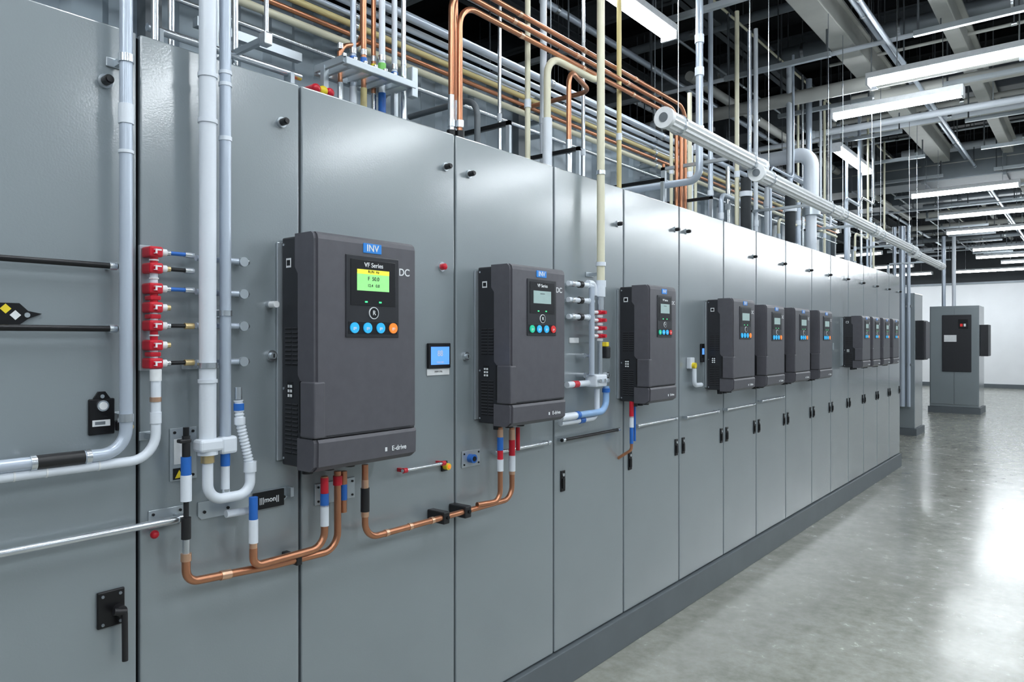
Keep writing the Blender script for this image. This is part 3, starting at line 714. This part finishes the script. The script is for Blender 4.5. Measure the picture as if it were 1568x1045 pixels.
bigduct(12.1, 3.98, .6, .42); bigduct(9.6, 4.46, .5, .36, "beam_grey"); bigduct(15.8, 4.3, .6, .4)
b = MB(); b.cyl((-4.5, 7.75, 4.66), (4.5, 7.75, 4.66), .085, "duct_grey", 24)
for xx in [k * .9 - 4 for k in range(10)]: b.cyl((xx, 7.75, 4.66), (xx + .03, 7.75, 4.66), .095, "steel", 24); b.cyl((xx, 7.75, 4.74), (xx, 7.75, RZ), .006, "steel", 6)
b.build("ventilation_duct")
b = MB(); b.cyl((-4.5, 7.12, 3.99), (4.5, 7.12, 3.99), .065, "beam_cream", 24)
for xx in [k * 1.1 - 4 for k in range(8)]: b.cyl((xx, 7.12, 3.99), (xx + .05, 7.12, 3.99), .074, "pipe_white", 24); b.cyl((xx, 7.12, 4.02), (xx, 7.12, RZ), .006, "steel", 6)
b.build("service_pipe")
b = MB(); b.cyl((-.5, 8.45, 3.97), (4.5, 8.45, 3.97), .035, "pipe_white", 18); b.ball((-.5, 8.45, 3.97), .045, "pipe_white")
for xx in (0, 1.2, 2.4): b.cyl((xx, 8.45, 3.97), (xx, 8.45, RZ), .006, "steel", 6)
b.build("service_pipe")
b = MB(); b.tube(fillet([(-.15, 7.2, 2.9), (-.15, 7.2, 3.45), (-.9, 7.2, 3.45)], .12, 10), .07, "pipe_white", 20); b.cyl((-.15, 7.2, 2.85), (-.15, 7.2, 2.92), .085, "steel_plate", 20); b.cyl((-.15, 7.2, TOP - .001), (-.15, 7.2, 2.86), .05, "pipe_white", 18); b.build("ventilation_duct")
cols = ["pipe_white", "pipe_grey", "beam_cream", "duct_grey", "pipe_white", "pipe_grey", "beam_cream", "pipe_cream"]
bx = MB()
for i in range(38):
    y = random.uniform(4.8, 27); z = random.uniform(4.06, 4.75); r = random.choice((.015, .02, .03, .045, .06)); x0 = random.uniform(-4.5, -.5) if i < 24 else random.uniform(-.8, .3); x1 = random.uniform(1.5, 4.5); m = cols[i % 7]
    bx.cyl((x0, y, z), (x1, y, z), r, m, 14)
    k = x0 + .2
    while k < x1: bx.cyl((k, y, z), (k, y, RZ), .006, "beam_grey", 6); bx.cyl((k - .02, y, z), (k + .02, y, z), r * 1.2, "steel", 12); k += 1.3
for i in range(15):
    x = random.uniform(-3.6, 1.7); z = random.uniform(4.06, 4.8); r = random.choice((.012, .02, .03, .05)); y0 = random.uniform(3.5, 7) if x < -.6 else random.uniform(2, 5); y1 = random.uniform(14, 28); m = cols[i % 8]
    bx.cyl((x, y0, z), (x, y1, z), r, m, 14)
    k = y0 + .2
    while k < y1: bx.cyl((x, k, z), (x, k, RZ), .006, "beam_grey", 6); bx.cyl((x, k - .02, z), (x, k + .02, z), r * 1.25, "steel", 12); k += 1.6
for i in range(16):
    y = 3.4 + i * 1.4
    for x in (-2.2, -.6, .9): 
        bx.box((x, y - .02, 3.97), (x + .9, y + .02, 4.01), "steel_plate"); bx.cyl((x + .03, y, 3.97), (x + .03, y, RZ), .008, "beam_grey", 6); bx.cyl((x + .87, y, 3.97), (x + .87, y, RZ), .008, "beam_grey", 6)
bx.build("overhead_pipework")

# ------------------------------------------------------------------ lamps
LZ = H + 2.2
def lamp(x0, x1, y0, y1, z=LZ, w=.065):
    b = MB(); alongx = abs(x1 - x0) > abs(y1 - y0)
    c = y0 if alongx else x0
    pr = [(c - w * .8, z), (c - w * .72, z - .03), (c - w * .35, z - .05), (c + w * .35, z - .05), (c + w * .72, z - .03), (c + w * .8, z)]
    if alongx:
        b.box((x0, y0 - w, z), (x1, y0 + w, z + .05), "lamp_housing", .006)
        b.prism(pr, x0 + .02, x1 - .02, "lamp_tube", axis='x')
        for a in (x0, x1 - .02): b.box((a, y0 - w * .95, z - .055), (a + .02, y0 + w * .95, z + .01), "lamp_housing", .004)
        for t in (.15, .85): b.cyl((x0 + (x1 - x0) * t, y0, z + .05), (x0 + (x1 - x0) * t, y0, RZ), .004, "steel", 6)
    else:
        b.box((x0 - w, y0, z), (x0 + w, y1, z + .05), "lamp_housing", .006)
        b.prism(pr, y0 + .02, y1 - .02, "lamp_tube", axis='y')
        for a in (y0, y1 - .02): b.box((x0 - w * .95, a, z - .055), (x0 + w * .95, a + .02, z + .01), "lamp_housing", .004)
        for t in (.15, .85): b.cyl((x0, y0 + (y1 - y0) * t, z + .05), (x0, y0 + (y1 - y0) * t, RZ), .004, "steel", 6)
    b.build("fluorescent_light_fixture")
lamp(.47, 2.0, 6.65, 6.65); lamp(-.02, 1.08, 7.45, 7.45); lamp(-.1, 1.2, 11.75, 11.75, 3.75); lamp(-.2, 1.15, 14.8, 14.8); lamp(-.4, 1.1, 17.1, 17.1); lamp(-.35, 1.1, 20.7, 20.7); lamp(-.5, 1.1, 22.7, 22.7); lamp(-.1, 1.4, 24.6, 24.6); lamp(-1.6, .6, 27.2, 27.2, w=.15); lamp(-4.4, -2.2, 27.2, 27.2, w=.15)  # last two, extra wide, are added to brighten the far wall
lamp(-.4, -.4, 3.3, 4.73); lamp(-.33, -.33, 8.7, 10.2)
for y in (-2.6, -1.3, 0.0, 1.3, 2.6, 3.9): lamp(.55, 2.0, y, y)  # out-of-view lamps added over the near aisle to light the row
# unseen lamps added further out, placed to put sheen on the cabinet doors
for y in (-1.6, .7, 2.95, 5.2, 7.5, 9.7, 11.9, 14.1, 16.4, 18.8, 21.4, 24): lamp(3.3, 5.3, y, y, w=.13)
lamp(-3.6, -2.2, 20, 20); lamp(-3.6, -2.2, 24, 24, w=.1); lamp(-3.4, -2.0, 15.4, 15.4)

# ------------------------------------------------------------------ end equipment
b = MB()
b.box((-.95, 18.7, .14), (.0, 19.6, 2.40), "cabinet_paint", .008); b.box((-.98, 18.67, 0), (.03, 19.63, .14), "plinth_paint")
b.box((-.93, 18.685, .2), (-.48, 18.70, 2.36), "cabinet_paint", .004); b.box((-.465, 18.685, .2), (-.02, 18.70, 2.36), "cabinet_paint", .004)
b.box((-.70, 18.66, .93), (-.14, 18.69, 2.2), "drive_side", .01)
b.box((-.38, 18.64, 1.9), (-.2, 18.665, 2.1), "drive_black", .004); b.box((-.35, 18.635, 1.94), (-.3, 18.642, 2.0), "btn_red"); b.box((-.28, 18.635, 1.94), (-.24, 18.642, 2.0), "white_mark")
b.box((-.66, 18.65, 1.6), (-.42, 18.662, 1.75), "white_mark")
b.box((0.0, 18.9, 1.28), (.15, 19.4, 1.98), "drive_side", .01)
b.cyl((-.5, 18.9, 2.4), (-.5, 18.9, 4.0), .04, "pipe_white"); b.cyl((-.7, 18.9, 2.4), (-.7, 18.9, 4.0), .04, "pipe_grey")
b.build("control_cabinet")
b = MB()
b.box((-1.3, 13.9, .12), (-.42, 14.6, 2.45), "cabinet_paint", .008); b.box((-1.33, 13.87, 0), (-.39, 14.63, .12), "plinth_paint")
for x, r in ((-.60, .05), (-.50, .03), (-.72, .03)): b.cyl((x, 13.82, .5), (x, 13.82, 3.6), r, "pipe_grey", 16); b.box((x - .04, 13.8, 1.2), (x + .04, 13.9, 1.24), "steel"); b.box((x - .04, 13.8, 2.2), (x + .04, 13.9, 2.24), "steel")
b.box((-.42, 14.0, 1.3), (-.30, 14.4, 1.98), "drive_side", .01); b.box((-.30, 14.02, 1.32), (-.27, 14.38, 1.96), "drive_grey", .005)
b.build("control_cabinet")
b = MB(); b.box((-2.6, 16.2, .1), (-1.2, 17.0, 2.3), "cabinet_paint", .008); b.box((-2.6, 16.2, 0), (-1.2, 17, .1), "plinth_paint"); b.box((-2.4, 16.17, 1.2), (-1.8, 16.2, 2.0), "drive_side", .01); b.build("control_cabinet")

# ------------------------------------------------------------------ world, camera
w = bpy.data.worlds.new("World"); scene.world = w; w.use_nodes = True
w.node_tree.nodes["Background"].inputs[0].default_value = (.6, .65, .7, 1); w.node_tree.nodes["Background"].inputs[1].default_value = .3
cam = bpy.data.cameras.new("camera"); co = bpy.data.objects.new("camera", cam); scene.collection.objects.link(co)
cam.lens = F / 1568 * 36; cam.sensor_width = 36; cam.shift_y = -2.67 / 1568; cam.clip_start = .02; cam.clip_end = 100
co.location = (DC, 0, H); co.rotation_euler = (math.pi / 2, 0, TH)
scene.camera = co
scene.view_settings.view_transform = 'Standard'
